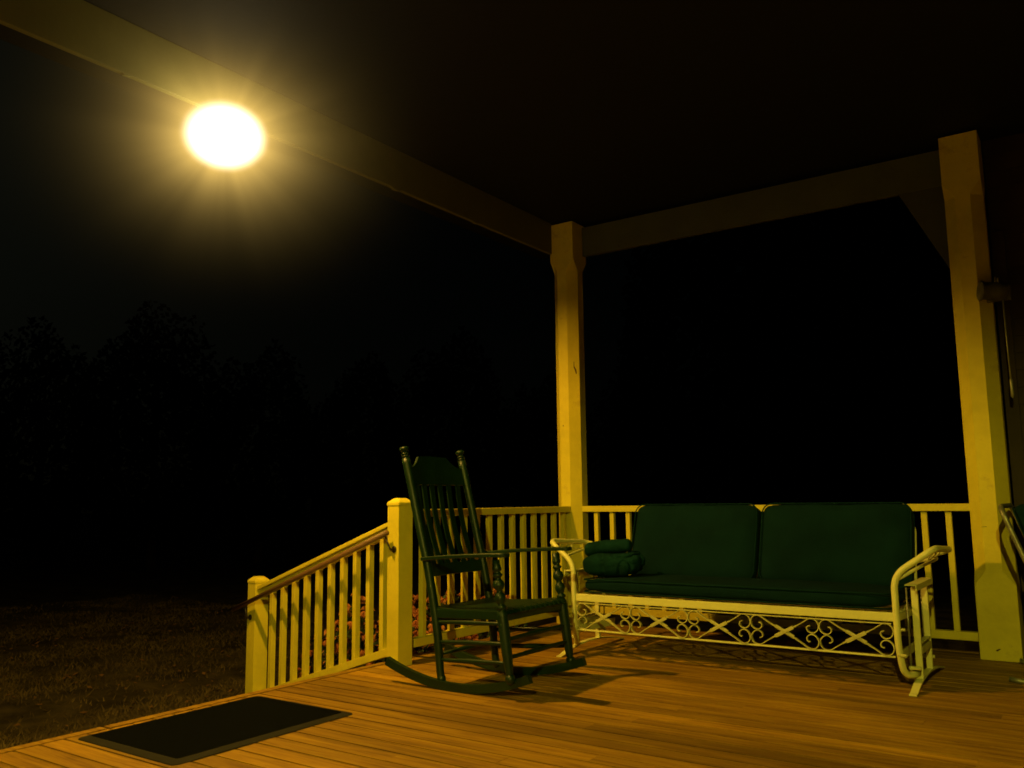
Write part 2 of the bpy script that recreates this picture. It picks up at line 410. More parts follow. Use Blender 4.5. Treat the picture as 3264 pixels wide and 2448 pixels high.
# rounded lower end of the cap
mb.build('top_rail', M_paint, t)
MB().bar((-.052, 0, rz_(.052, .118)-.024), (-1.585, 0, rz_(1.585, .118)-.024), .046, .046, bev=.003).build('bottom_rail', M_paint, t)
for s in (1.429, 1.274+.012, 1.142, .997, .855, .714, .574, .435, .296, .158):
    mb = MB(); w = .036; zt = rz_(s, .858)-.07; zb = rz_(s, .118)-.01
    mb.box((-w/2, -w/2, zb), (w/2, w/2, zt), .002)
    o = mb.build('baluster', M_paint, t); o.location = (-s, 0, 0)
t = thing('handrail', (N0.x, N0.y, 0), 'dark brown grab rail fixed along the camera side of the stair railing', 'handrail', rz=-A9)
hz = lambda s: .778-.325*s
MB().tube([(-.0, -.1, hz(0.0)), (-.9, -.1, hz(.9)), (-1.81, -.1, hz(1.81))], .0165, 16).build('rail', M_rail_brown, t)
for s in (.0, 1.64):
    zz = hz(s)
    mb = MB(); mb.tube(fillet([(-s+.015 if s < 1 else -s, -.0545, zz-.10), (-s+.015 if s < 1 else -s, -.085, zz-.10), (-s+.0 if s > 1 else -.02, -.1, zz-.018)], .03), .006, 8)
    mb.lathe((-s+(.015 if s < 1 else 0), -.0545, zz-.10), (-s+(.015 if s < 1 else 0), -.062, zz-.10), [(0, .003), (0, .02), (.8, .02), (1, .01)])
    mb.build('bracket', M_iron, t)

# ------------------------------------------------------------------ door mat
def make_mat():
    x0, x1, y0, y1 = -.045, .640, -3.975, -3.045
    t = thing('door_mat', ((x0+x1)/2, (y0+y1)/2, 0), 'black rubber mat with a raised rim, lying on the deck before the steps', 'mat')
    a = (x1-x0)/2; b = (y1-y0)/2
    def rr(a, b, r, z, n=6):
        P = []
        for sx, sy, a0 in ((1, 1, 0), (-1, 1, 90), (-1, -1, 180), (1, -1, 270)):
            for k in range(n+1):
                an = R(a0+90*k/n); P.append((sx*(a-r)+r*math.cos(an), sy*(b-r)+r*math.sin(an), z))
        return P
    bm = bmesh.new(); rings = [[bm.verts.new(p) for p in rr(a, b, .03, .0015)], [bm.verts.new(p) for p in rr(a-.002, b-.002, .03, .004)], [bm.verts.new(p) for p in rr(a-.040, b-.040, .012, .012)]]
    for A, B in zip(rings, rings[1:]):
        for k in range(len(A)): bm.faces.new((A[k], A[(k+1) % len(A)], B[(k+1) % len(A)], B[k]))
    me = bpy.data.meshes.new('rubber_border'); bm.to_mesh(me); bm.free(); link('rubber_border', me, M_rubber_edge, t)
    mb = MB(); mb.prism(rr(a-.0405, b-.0405, .012, .003), (0, 0, .0105)); mb.build('pile', M_rubber, t)
make_mat()

# ------------------------------------------------------------------ cushions
def cushion_mesh(w, d, hgt, ex=11, et=2.6, n=16, seed=0, amp=.006, wf=5.0, sag=0.0):
    bm = bmesh.new(); bmesh.ops.create_cube(bm, size=2); bmesh.ops.subdivide_edges(bm, edges=bm.edges[:], cuts=n, use_grid_fill=True)
    for v in bm.verts:
        x, y, z = v.co
        # superellipse in plan, softer through the thickness
        m = max(abs(x), abs(y), abs(z)); 
        r = (abs(x)**ex+abs(y)**ex)**(1/ex); 
        q = (r**et+abs(z)**et)**(1/et)
        f = m/q if q else 1
        x, y, z = x*f, y*f, z*f
        e = 1-.22*min(1, max(abs(x), abs(y)))**6
        p = Vector((x*w/2, y*d/2, z*hgt/2*(e)))
        nn = noise.noise(Vector((p.x*wf+seed*7, p.y*wf, p.z*wf+seed)))+.5*noise.noise(Vector((p.x*wf*2.7, p.y*wf*2.7+seed, 0)))
        dirv = Vector((x/ex, y/ex, z)).normalized()
        v.co = p+dirv*amp*nn
        if sag: v.co.z -= sag*(1-abs(x))*0
    for f in bm.faces: f.smooth = True
    return bm
def rrect(a, b, r, n=6):
    P = []
    for sx, sy, a0 in ((1, 1, 0), (-1, 1, 90), (-1, -1, 180), (1, -1, 270)):
        for k in range(n+1):
            an = R(a0+90*k/n); P.append((sx*(a-r)+r*math.cos(an), sy*(b-r)+r*math.sin(an)))
    return P
def make_cushion(name, parent, loc, rot, w, d, hgt, seed, amp=.006, material=None, pipe=True, et=4.5):
    mb = MB(); bm = cushion_mesh(w, d, hgt, seed=seed, amp=amp, et=et); mb._add(bm, True)
    o = mb.build(name, material or M_fabric, parent); o.location = loc; o.rotation_euler = rot
    if pipe:
        p = MB()
        for zz in (hgt*.34, -hgt*.34):
            pts = [Vector((x, y, zz+.002*noise.noise(Vector((x*6, y*6, seed))))) for x, y in rrect(w/2-.004, d/2-.004, .06)]
            P = []
            for i in range(len(pts)):
                P.append(pts[i]); nx = pts[(i+1) % len(pts)]
                if (nx-pts[i]).length > .1:
                    k = int((nx-pts[i]).length/.05)
                    for j in range(1, k):
                        q = pts[i].lerp(nx, j/k); q.z += .003*noise.noise(q*9); P.append(q)
            p.tube(P, .0042, 8, closed=True)
        p.build('piping', M_fabric2, o)
    return o

# ------------------------------------------------------------------ glider bench
def make_glider():
    YF_ = -1.27; xl, xr = .770, 2.607; xc = (xl+xr)/2; hw = (xr-xl)/2
    t = thing('glider_bench', (xc, -1.0, 0), 'white metal glider bench with scrolled front panel and green cushions against the railing', 'bench')
    fy = YF_+1.0        # local y of the front frame
    MB().box((-hw-.004, fy-.004, .337), (hw+.004, fy+.03, .380), .004).build('front_rail', M_white, t)
    MB().box((-hw+.01, fy+.0, .322), (hw-.01, fy+.012, .328), .001).build('upper_strap', M_scroll, t)
    MB().box((-hw, fy, .160), (hw, fy+.016, .169), .002).build('lower_rail', M_white, t)
    # scroll units
    w = 2*hw*.992/5; hh = .0765; zc = .2465
    half = [(0, 0), (.13, .078), (.25, .155), (.31, .20), (.355, .230), (.40, .240), (.447, .224), (.483, .183), (.497, .128), (.487, .076), (.46, .037), (.425, .014), (.385, .012), (.35, .032), (.330, .064), (.329, .096), (.348, .120), (.374, .124)]
    sz = hh/(.235*w)
    for k in range(5):
        cx = -hw+2*hw*(k+.5)/5
        mb = MB()
        for sgn in (1, -1):
            dy = .0035*sgn
            P = [(-u*w*sgn*1, fy+.008+dy, zc-v*w*sz) for u, v in half[::-1]][:-1]+[(u*w*sgn, fy+.008+dy, zc+v*w*sz) for u, v in half]
            P = crom(P, 4)
            P = [p+Vector((cx, 0, 0)) for p in P]
            n = len(P); W = []; T = []
            for p in P:
                r = abs(p.x-cx)/w; inn = r < .15 and True
                W.append(.018); T.append(.0046)
            mb.strap(P, W, T, (0, 1, 0))
        for sgn in (1, -1):
            a = Vector((cx-.135*w*sgn, fy+.008-.0035*sgn, zc-.081*w*sz)); b = Vector((cx+.135*w*sgn, fy+.008-.0035*sgn, zc+.081*w*sz))
            mb.bar(a, b, .012, .019, bev=.003)
            for p, q in ((a, b), (b, a)):
                dd = (q-p).normalized(); mb.bar(p-dd*.02, p, .008, .008, bev=.002)
        o = mb.build('scroll', M_scroll, t)
    # bolts on the front tubes and under the rail
    for sx in (-1, 1):
        for z in (.30, .175):
            MB().lathe((sx*(hw+.033)-.022, fy-.0, z), (sx*(hw+.033)+.022, fy-.0, z), [(0, .001), (0, .007), (.15, .008), (.85, .008), (1, .007), (1, .001)], 10).build('bolt', M_scroll, t)
    for k in range(1, 5): 
        MB().sphere((-hw+2*hw*(k-.28)/5, fy+.018, .325), .007, 1).build('bolt', M_scroll, t)
    # side frames of bent tube: bottom curl, front upright, arm flaring outwards, back along the arm and in to the back frame
    for sx in (-1, 1):
        X = sx*(hw+.018); f = .0
        kx = sx*(hw+.018+.012)
        P = fillet([(sx*(hw+.078), fy+.13, .072), (X+sx*.012, fy+.045, .070), (X, fy, .20), (X, fy, .565), (sx*(hw+.208), fy+.03, .700), (sx*(hw+.212), fy+.50, .672), (sx*(hw+.05), fy+.545, .62)], [0, .09, .09, .07, .06, .06, 0], 8)
        MB().tube(P, .0165, 16).build('arm_tube', M_white, t)
        # thin lower arm rod with loops
        Q = fillet([(X, fy+.008, .535), (sx*(hw+.12), fy+.06, .60), (sx*(hw+.17), fy+.40, .632), (sx*(hw+.04), fy+.52, .60)], .06, 6)
        MB().tube(Q, .0085, 10).build('arm_rod', M_white, t)
        mb = MB()
        for j in range(2):
            cy = fy+.16+.15*j
            mb.tube([(sx*(hw+.175+.012*math.cos(a)), cy+.07*math.sin(a), .655+.018*math.cos(a)) for a in [2*PI*i/16 for i in range(16)]], .0035, 6, closed=True)
        mb.build('arm_loop', M_scroll, t)
        # seat side rail, lower hanger rail
        MB().bar((X, fy+.0, .355), (X-sx*.01, fy+.56, .335), .012, .035, bev=.002).build('side_rail', M_white, t)
        MB().bar((X-sx*.002, fy+.02, .162), (X-sx*.01, fy+.50, .155), .010, .045, bev=.002).build('lower_side_rail', M_white, t)
        # stand
        st = MB(); sx0 = sx*(hw+.085)
        fw_ = .036; ft = [(sx0-sx*.0, fy-.085, .006), (sx0, fy-.05, .010), (sx0, fy+.08, .040), (sx0+sx*.002, fy+.28, .056), (sx0+sx*.002, fy+.50, .045), (sx0, fy+.70, .016), (sx0, fy+.75, .006)]
        st.strap(crom(ft, 5), .007, fw_, (0, 0, 1))
        foot = st.build('stand_foot', M_white, t)
        MB().box((sx0-.016, fy+.125, .045), (sx0+.016, fy+.144, .50), .003).build('stand_upright', M_white, t)
        MB().box((sx0-.015, fy+.40, .050), (sx0+.015, fy+.42, .50), .003).build('stand_upright', M_white, t)
        c = MB(); c.box((sx0-.028, fy+.04, .512), (sx0+.028, fy+.50, .518), .002); c.box((sx0+sx*.022, fy+.04, .487), (sx0+sx*.028, fy+.50, .513), .002)
        c.build('stand_top', M_white, t)
        c = MB(); c.box((sx0-.016, fy+.15, .165), (sx0+.016, fy+.40, .20), .003); c.box((sx0-.016, fy+.15, .215), (sx0+.016, fy+.40, .222), .002); c.build('stand_brace', M_scroll, t)
        for yy, zz in ((.06, .115), (.45, .16)):
            MB().tube([(sx0-sx*.026, fy+yy+.01, .50), (sx0-sx*.026, fy+yy, .11)], .0045, 8).build('swing_link', M_galv, t)
            c = MB(); c.sphere((sx0-sx*.026, fy+yy, .108), .012, 2); c.lathe((sx0-sx*.035, fy+yy, .11), (sx0+sx*.02, fy+yy, .11), [(0, .009), (1, .009)], 10); c.build('swing_pin', M_white, t)
    # back frame behind the cushions
    bk = MB()
    yb = fy+.62
    P = fillet([(-hw+.16, fy+.53, .34), (-hw+.16, fy+.74, .81), (hw-.0, fy+.74, .81), (hw+.01, fy+.53, .34)], [0, .07, .07, 0], 6)
    bk.tube(P, .0125, 12); bk.build('back_frame', M_white, t)
    sl = MB()
    for i in range(9): 
        x = -hw+.1+i*(2*hw-.2)/8
        sl.tube([(x, fy+.545, .36), (x, fy+.755, .85)], .005, 6)
    sl.build('back_wires', M_white, t)
    mb = MB()
    for i in range(5): mb.bar((-hw, fy+.1+.11*i, .352), (hw, fy+.1+.11*i, .352), .02, .006)
    mb.bar((-hw, fy+.56, .345), (hw, fy+.56, .345), .03, .03)
    mb.build('seat_support', M_white, t)
    # cushions
    cL, cR = .80-xc, 2.60-xc
    make_cushion('seat_cushion', t, ((cL+cR)/2, fy+.295, .428), (R(-1), 0, 0), cR-cL, .61, .105, 1, .005)
    for x0, x1, sd in ((.875, 1.728, 2), (1.752, 2.618, 3)):
        make_cushion('back_cushion', t, ((x0+x1)/2-xc, fy+.575+.035, .678), (R(72), 0, R(0)), x1-x0, .495, .125, sd, .012)
    return t
make_glider()

# loose cushions piled on the left end of the bench
def blob_cushion(name, loc, size, rot, seed, label, amp, exps=(2.5, 2.5), wf=9):
    mb = MB(); bm = bmesh.new(); bmesh.ops.create_icosphere(bm, subdivisions=5, radius=1)
    for v in bm.verts:
        c = v.co.copy(); m = (abs(c.x)**4+abs(c.y)**3+abs(c.z)**3)**(1/3.4)
        p = Vector((c.x/m*size[0], c.y/m*size[1], c.z/m*size[2]))
        rid = abs(noise.noise(Vector((p.x*wf+seed, p.y*wf*.6, p.z*wf*1.2))))
        v.co = p+c.normalized()*(amp*(noise.noise(p*wf*.7+Vector((seed, 0, 0))))-amp*1.3*math.exp(-rid*9)+.005*noise.noise(Vector((p.x*60, p.y*25, p.z*45+seed))))
    mb._add(bm, True); o = mb.build(name, M_pillow); o.location = loc; o.rotation_euler = rot
    tag(o, label, 'cushion'); return o
def soft_pad(name, loc, size, rot, seed, label, amp, et):
    mb = MB(); bm = cushion_mesh(*size, ex=5, et=et, n=34, seed=seed, amp=amp, wf=9)
    for v in bm.verts:
        p = v.co; rid = abs(noise.noise(Vector((p.x*13+seed, p.y*6, p.z*9))))
        v.co = p*(1-.16*amp/.012*math.exp(-rid*16)*.8)+Vector((0, 0, .02*abs(p.x/size[0])))
    mb._add(bm, True); o = mb.build(name, M_pillow); o.location = loc; o.rotation_euler = rot
    return tag(o, label, 'cushion')
mb = MB(); n_ = 40; P_ = [(-.160+.32*i/n_) for i in range(n_+1)]
mb.lathe((-.16, 0, 0), (.16, 0, 0), [(i/n_, .043*min(1, (1-abs(2*i/n_-1)**14)**.5+.001)) for i in range(n_+1)], 40)
for v in mb.bm.verts:
    p = v.co.copy(); q = Vector((0, p.y, p.z)); 
    if q.length > .004: v.co += q.normalized()*(.006*noise.noise(p*14)+.003*noise.noise(Vector((p.x*70, p.y*22, p.z*22))))
    v.co.z += .012*math.cos(p.x*9)-.012
o = mb.build('bolster_cushion', M_pillow); o.location = (.868, -1.03, .660); o.rotation_euler = (0, R(-7), R(10))
tag(o, 'rolled green bolster cushion on top of the crumpled one at the left armrest', 'cushion')
soft_pad('crumpled_cushion', (.905, -1.03, .548), (.38, .20, .150), (R(6), R(-3), R(8)), 11, 'crumpled green cushion resting on the left end of the bench seat', .016, 3.4)

# ------------------------------------------------------------------ rocking chair
def make_rocker():
    t = thing('rocking_chair', (.811, -2.174, 0), 'dark green wooden rocking chair with slatted back and turned posts, facing the bench', 'rocking chair', rz=.018)
    zr = lambda x: (x+.08)**2/2.4
    for sy in (-1, 1):
        # rockers
        P = []; 
        for i in range(25):
            x = -.545+.925*i/24; P.append((x, sy*(.262+.012*(x+.1)), zr(x)+.021))
        MB().strap(P, .042, .028, (0, 0, 1)).build('rocker', M_green, t)
        # back posts: lower straight turned leg, kink, upper leaning post with finial
        ft = Vector((-.178, sy*.248, zr(-.178)+.035)); kn = Vector((-.266, sy*.249, .60)); tp = Vector((-.441, sy*.254, 1.262))
        mid = ft.lerp(kn, .5)+Vector((.012, 0, 0))
        path = crom([ft, ft.lerp(kn, .12), mid, kn, kn.lerp(tp, .25), kn.lerp(tp, .6), kn.lerp(tp, .90)], 6)
        rad = []
        for p in path:
            z = p.z
            rad.append(.0235 if z > .3 else .0235-.004*(max(0, .3-z)/.3)**1.0)
        mb = MB(); mb.tube(path, rad, 16)
        q = kn.lerp(tp, .899)
        mb.lathe(q, tp, [(0, .0235), (.02, .024), (.03, .016), (.10, .016), (.12, .0225), (.20, .0235), (.24, .014), (.30, .014), (.33, .022), (.42, .0235), (.48, .014), (.56, .012), (.60, .020), (.70, .026), (.80, .0275), (.88, .025), (.95, .017), (1, .003)], 18)
        mb.sphere(ft+Vector((0, 0, .012)), .0245, 2)
        mb.build('back_post', M_green, t)
        # front legs, turned above the seat
        fb = Vector((.281, sy*.291, zr(.281)+.036)); ftp = Vector((.197, sy*.287, .668))
        pr = [(0, .012), (.0, .017), (.05, .018), (.10, .022), (.22, .026), (.35, .0275), (.52, .0275), (.56, .026), (.575, .018), (.585, .018), (.59, .024), (.605, .026), (.62, .018), (.63, .017), (.65, .024), (.68, .029), (.71, .024), (.725, .016), (.745, .016), (.765, .026), (.79, .030), (.815, .026), (.835, .016), (.85, .016), (.86, .024), (.875, .026), (.885, .018), (.90, .017), (.91, .023), (.93, .024), (.95, .020), (1, .018)]
        mb = MB(); mb.lathe(fb, ftp, pr, 18); mb.sphere(fb+Vector((0, 0, .012)), .0265, 2); mb.build('front_leg', M_green, t)
        # arms
        P = [(-.285, sy*.272, .658), (-.12, sy*.287, .673), (.08, sy*.298, .686), (.20, sy*.305, .692), (.245, sy*.307, .693), (.270, sy*.307, .693), (.282, sy*.307, .693)]
        P = crom(P, 3); n = len(P)
        W = [.036+.034*min(1, max(0, (p.x+.25)/.4)) if p.x < .26 else .07-.03*((p.x-.26)/.022)**2 for p in P]
        mb = MB(); mb.sweep(P, lambda i: [(-W[i]/2, -.006), (-W[i]/2+.004, -.010), (W[i]/2-.004, -.010), (W[i]/2, -.006), (W[i]/2, .006), (W[i]/2-.005, .010), (-W[i]/2+.005, .010), (-W[i]/2, .006)], ups=(0, 0, 1), smooth=False)
        mb.build('arm', M_green, t)
        # side rungs
        leg = lambda z: Vector(ft).lerp(kn, (z-ft.z)/(kn.z-ft.z)); fl = lambda z: fb.lerp(ftp, (z-fb.z)/(ftp.z-fb.z))
        for z0, z1 in ((.145, .175), (.235, .265), (.335, .36)):
            a = leg(z0); b = fl(z1)
            MB().lathe(a, b, [(0, .008), (.12, .010), (.5, .014), (.88, .010), (1, .008)], 12).build('rung', M_green, t)
    # front and back rungs
    fbm = lambda z: .281-(.084)*(z-.09)/.58
    for z, r in ((.20, .013), (.285, .013)):
        MB().lathe((fbm(z), -.288, z), (fbm(z), .288, z), [(0, .008), (.12, .010), (.5, r), (.88, .010), (1, .008)], 12).build('rung', M_green, t)
    MB().lathe((-.20, -.248, .17), (-.20, .248, .17), [(0, .008), (.5, .013), (1, .008)], 12).build('rung', M_green, t)
    MB().bar((-.222, -.248, .335), (-.222, .248, .335), .018, .05, bev=.003).build('rear_rail', M_green, t)
    # seat frame and slats (slats run front to back)
    mb = MB()
    mb.bar((.236, -.285, .395), (.236, .285, .395), .024, .05, bev=.004)
    for sy in (-1, 1): mb.bar((-.225, sy*.245, .378), (.225, sy*.283, .398), .024, .045, bev=.004)
    mb.build('seat_frame', M_green, t)
    mb = MB()
    for i in range(13):
        v = -1+2*i/12
        P = [(-.235, v*.235, .405), (-.1, v*.25, .402), (.08, v*.262, .412), (.20, v*.27, .424), (.245, v*.273, .420), (.262, v*.274, .405)]
        mb.strap(crom(P, 4), .010, .034, (0, 0, 1))
    mb.build('seat', M_green, t)
    # back: crest rail, slats, lower rail
    kn = Vector((-.266, 0, .60)); tp = Vector((-.441, 0, 1.262)); ax = (tp-kn).normalized(); nn = Vector((0, 1, 0)).cross(ax).normalized()
    def B(y, z, bow=0.0):  # point on the back plane at height z
        s = (z-kn.z)/ax.z; p = kn+ax*s; return Vector((p.x, y, p.z))-nn*0+Vector((-bow, 0, 0))
    bow = lambda y: .030*(1-(y/.25)**2)
    def top(y):
        a = abs(y)
        if a < .125: return 1.214-.25*a*a
        t = min(1, (a-.125)/.115)
        return 1.210-.062*(1-(1-t)**2.4)
    bm = bmesh.new(); F = []; Bk = []; n = 48
    for i in range(n+1):
        y = -.245+.49*i/n; tz = top(y); lz = 1.052
        for arr, off in ((F, .009), (Bk, -.009)):
            col = [bm.verts.new(B(y, z, bow(y))+nn*off*(1 if abs(nn.x) else 1)) for z in (lz, (lz+tz)/2, tz)]
            arr.append(col)
    for i in range(n):
        for k in range(2):
            bm.faces.new((F[i][k], F[i+1][k], F[i+1][k+1], F[i][k+1])); bm.faces.new((Bk[i+1][k], Bk[i][k], Bk[i][k+1], Bk[i+1][k+1]))
        bm.faces.new((F[i][2], F[i+1][2], Bk[i+1][2], Bk[i][2])); bm.faces.new((F[i+1][0], F[i][0], Bk[i][0], Bk[i+1][0]))
    for i in (0, n):
        for k in range(2): bm.faces.new((F[i][k], F[i][k+1], Bk[i][k+1], Bk[i][k]))
    bmesh.ops.recalc_face_normals(bm, faces=bm.faces)
    mb = MB(); mb._add(bm, False); mb.build('crest_rail', M_green, t)
    mb = MB(); P = [B(-.245+.49*i/16, .592, bow(-.245+.49*i/16)) for i in range(17)]; mb.strap(P, .062, .018, tuple(ax)); mb.build('lower_rail', M_green, t)
    for i in range(6):
        y = -.185+.37*i/5
        P = [B(y*(.94+.06*s), .60+.475*s, bow(y)+.020*math.sin(PI*s)*1.0) for s in [j/12 for j in range(13)]]
        mb = MB(); mb.sweep(P, lambda i: [(-.0045, -.019), (.0045, -.019), (.0045, .019), (-.0045, .019)], ups=(0, 1, 0), smooth=False)
        mb.build('back_slat', M_green, t)
    return t
make_rocker()

# ------------------------------------------------------------------ patio chair at the right edge
def make_patio_chair():
    t = thing('patio_chair', (3.385, -.46, 0), 'metal tube patio chair with green cushion, cut off at the right edge', 'chair')
    a0, a1 = -.30, .30
    top = (-.315, .900); low = (-.15, .40)
    mb = MB()
    P = fillet([(low[0]+.03, a0, .36), (low[0]-.0, a0, .42), (top[0], a0, top[1]), (top[0], a1, top[1]), (low[0], a1, .42), (low[0]+.03, a1, .36)], [0, .05, .08, .08, .05, 0], 8)
    mb.tube(P, .0135, 14); mb.build('back_tube', M_galv, t)
    for s in (a0, a1):
        P = fillet([(-.235, s, .645), (.30, s, .625), (.33, s, .30), (.33, s, .02), (-.28, s, .012), (-.34, s, .02)], [0, .07, .1, .06, .02, 0], 8)
        MB().tube(P, .0135, 14).build('arm_leg_tube', M_galv, t)
        MB().tube([(-.12, s, .36), (-.05, s, .02)], .0135, 12).build('rear_leg', M_galv, t)
        MB().lathe((-.21, s-.02, .62), (-.21, s+.02, .62), [(0, .001), (0, .01), (1, .01), (1, .001)], 10).build('bolt', M_iron, t)
    mb = MB(); mb.tube([(-.12, a0, .36), (.31, a0, .37), (.31, a1, .37), (-.12, a1, .36)], .012, 10, closed=True); mb.build('seat_frame', M_galv, t)
    make_cushion('seat_cushion', t, (.09, 0, .43), (0, 0, 0), .50, .56, .10, 8)
    make_cushion('back_cushion', t, (-.150, 0, .668), (0, R(72), 0), .50, .57, .11, 9)
make_patio_chair()

# ------------------------------------------------------------------ house wall right of the post
t = thing('house_wall', (XR+.115, .13, 0), 'dark brown house wall seen past the right post at the photo edge', 'wall')
mb = MB()
for i in range(30): 
    z = .0+i*.108
    mb.prism([(.0, 0, z), (4.3, 0, z), (4.3, .012, z+.108), (0, .012, z+.108)], (0, .03, 0))
mb.build('siding', M_wall, t)
MB().box((.0, -.022, 0), (.075, -.0005, 2.62), .003).build('trim_board', M_wall, t)
d = MB(); d.box((.16, -.03, 0.01), (.62, -.001, 2.1), .004); d.build('door', M_dark, t)

# floodlight style lamp housing on the right post
t = thing('post_lantern', (XR+h, -.13, 2.19), 'unlit dark metal lamp housing with oval glass mouth on the right post', 'lantern')
mb = MB(); sx = -.055
prof = [(0, .046), (0, .056), (.03, .060), (.10, .058), (.16, .052), (.6, .056), (.95, .050), (1, .02)]
mb.lathe((sx, -.03, .004), (sx+.14, .03, -.012), prof, 24)
mb.box((sx+.03, .02, -.062), (sx+.16, .05, .03), .004)
mb.build('housing', mat('housing_metal', (.10, .105, .07), .5, .3, 14), t)
MB().lathe((sx+.006, -.0275, .003), (sx+.008, -.0265, .003), [(0, .002), (0, .044), (1, .044)], 24).build('lens', mat('dull_glass', (.03, .035, .02), .08, .2, 30), t)
mb = MB(); mb.tube([(.03, .01, .04), (.03, .01, .085)], .006, 8); mb.tube([(.045, .01, .04), (.045, .01, .078)], .005, 8); mb.build('thumb_screw', M_galv, t)
mb = MB(); mb.tube([(.062, .02, -.05), (.062, .022, -.33), (.066, .022, -.60)], .0045, 8); mb.lathe((.066, .022, -.54), (.067, .022, -.66), [(0, .004), (.1, .010), (.9, .010), (1, .003)], 10); mb.build('pull_rod', M_galv, t)

# ------------------------------------------------------------------ the lit lamp outside the beam, and its sister by the house
def make_lamp(name, loc, label, col, s, rad=.013, depth=.027, rim=.17, drop=.05):
    t = thing(name, loc, label, 'lamp')
    # shade: shallow dome, rim a little below the bulb centre
    def dome(th, inner):
        P = [(0.0, .075-th), (.05, .073-th), (.09, .062-th), (.13, .034-th), (.158, -.002-th*.5), (rim-(.0 if not inner else .002), -depth)]
        return P
    bm = bmesh.new(); n = 40; rings = []
    prof = dome(0, False)[::1] + [(r, z) for r, z in dome(.004, True)[::-1]]
    for r, z in prof: rings.append([bm.verts.new((max(r, .001)*math.cos(2*PI*k/n), max(r, .001)*math.sin(2*PI*k/n), z)) for k in range(n)])
    for A, B in zip(rings, rings[1:]):
        for k in range(n): bm.faces.new((A[k], A[(k+1) % n], B[(k+1) % n], B[k]))
    bmesh.ops.recalc_face_normals(bm, faces=bm.faces)
    mb = MB(); mb._add(bm, True)
    mb.build('shade', mat(name+'_enamel', (.10, .10, .07), .6, .1), t)
    mb = MB(); mb.lathe((0, 0, .07), (0, 0, 3.2485-loc[2]), [(0, .03), (.3, .03), (.35, .012), (.9, .012), (.9, .05), (1, .05)], 16); mb.build('stem', M_iron, t)
    mb = MB(); mb.sphere((0, 0, 0), rad, 2); mb.build('bulb', emit(name+'_glow', col, s), t)
    return t
make_lamp('porch_lamp', tuple(LAMP), 'blazing yellow lamp under the eave, just outside the long beam', (1, .54, .07), 14000, rad=.025, depth=.042)
make_lamp('porch_lamp', tuple(LAMP2), 'porch lamp hung over the deck near the house', (.80, .68, .08), 92000)

# added emissive volume imitating lens bloom around the lit lamp, shifted toward the camera
def make_lens_glow():
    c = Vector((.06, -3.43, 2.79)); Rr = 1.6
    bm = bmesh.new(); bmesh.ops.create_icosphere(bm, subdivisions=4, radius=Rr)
    me = bpy.data.meshes.new('added_lens_bloom'); bm.to_mesh(me); bm.free()
    m = bpy.data.materials.new('lens_glow_volume'); m.use_nodes = True; nt = m.node_tree; N = nt.nodes; L = nt.links
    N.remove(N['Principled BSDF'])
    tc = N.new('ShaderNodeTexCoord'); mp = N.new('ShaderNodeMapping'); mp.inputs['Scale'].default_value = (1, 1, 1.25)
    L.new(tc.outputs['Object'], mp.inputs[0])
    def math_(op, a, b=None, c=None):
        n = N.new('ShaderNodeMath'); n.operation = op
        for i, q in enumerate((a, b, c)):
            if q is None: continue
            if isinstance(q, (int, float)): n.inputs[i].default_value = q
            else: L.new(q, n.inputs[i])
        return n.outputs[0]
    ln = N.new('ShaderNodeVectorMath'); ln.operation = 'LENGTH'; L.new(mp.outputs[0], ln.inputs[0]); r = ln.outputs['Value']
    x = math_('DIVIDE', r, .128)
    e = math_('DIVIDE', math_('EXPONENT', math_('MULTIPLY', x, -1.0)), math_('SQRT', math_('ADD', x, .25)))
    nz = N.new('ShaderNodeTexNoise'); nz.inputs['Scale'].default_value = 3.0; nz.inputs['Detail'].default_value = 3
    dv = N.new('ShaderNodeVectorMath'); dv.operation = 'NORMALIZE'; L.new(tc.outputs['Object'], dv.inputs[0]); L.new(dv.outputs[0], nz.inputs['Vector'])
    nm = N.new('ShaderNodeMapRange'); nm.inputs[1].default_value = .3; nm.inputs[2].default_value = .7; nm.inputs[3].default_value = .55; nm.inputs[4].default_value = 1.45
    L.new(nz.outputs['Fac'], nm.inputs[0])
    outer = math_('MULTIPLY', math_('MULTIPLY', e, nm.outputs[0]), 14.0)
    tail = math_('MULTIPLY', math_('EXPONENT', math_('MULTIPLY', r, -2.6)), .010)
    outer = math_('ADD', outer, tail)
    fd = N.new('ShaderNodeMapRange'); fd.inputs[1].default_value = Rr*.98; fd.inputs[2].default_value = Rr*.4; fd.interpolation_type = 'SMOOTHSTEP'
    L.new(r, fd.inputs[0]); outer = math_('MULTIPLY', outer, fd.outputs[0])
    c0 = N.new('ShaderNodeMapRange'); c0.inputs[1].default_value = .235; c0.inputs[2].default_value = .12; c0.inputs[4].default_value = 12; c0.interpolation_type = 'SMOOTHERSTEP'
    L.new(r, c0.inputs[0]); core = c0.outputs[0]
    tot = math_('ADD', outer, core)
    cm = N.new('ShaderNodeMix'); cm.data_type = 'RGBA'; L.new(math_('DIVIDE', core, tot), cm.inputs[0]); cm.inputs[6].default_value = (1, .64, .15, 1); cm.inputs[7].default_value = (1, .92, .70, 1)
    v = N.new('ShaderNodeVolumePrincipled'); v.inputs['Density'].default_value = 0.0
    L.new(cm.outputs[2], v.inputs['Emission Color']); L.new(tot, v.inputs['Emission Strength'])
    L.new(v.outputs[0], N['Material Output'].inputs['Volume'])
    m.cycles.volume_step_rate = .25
    o = link('added_lens_bloom', me, m); o.location = c
    tag(o, 'added yellow glow volume imitating lens bloom around the lit lamp', 'added_lens_bloom', kind='stuff')
make_lens_glow()

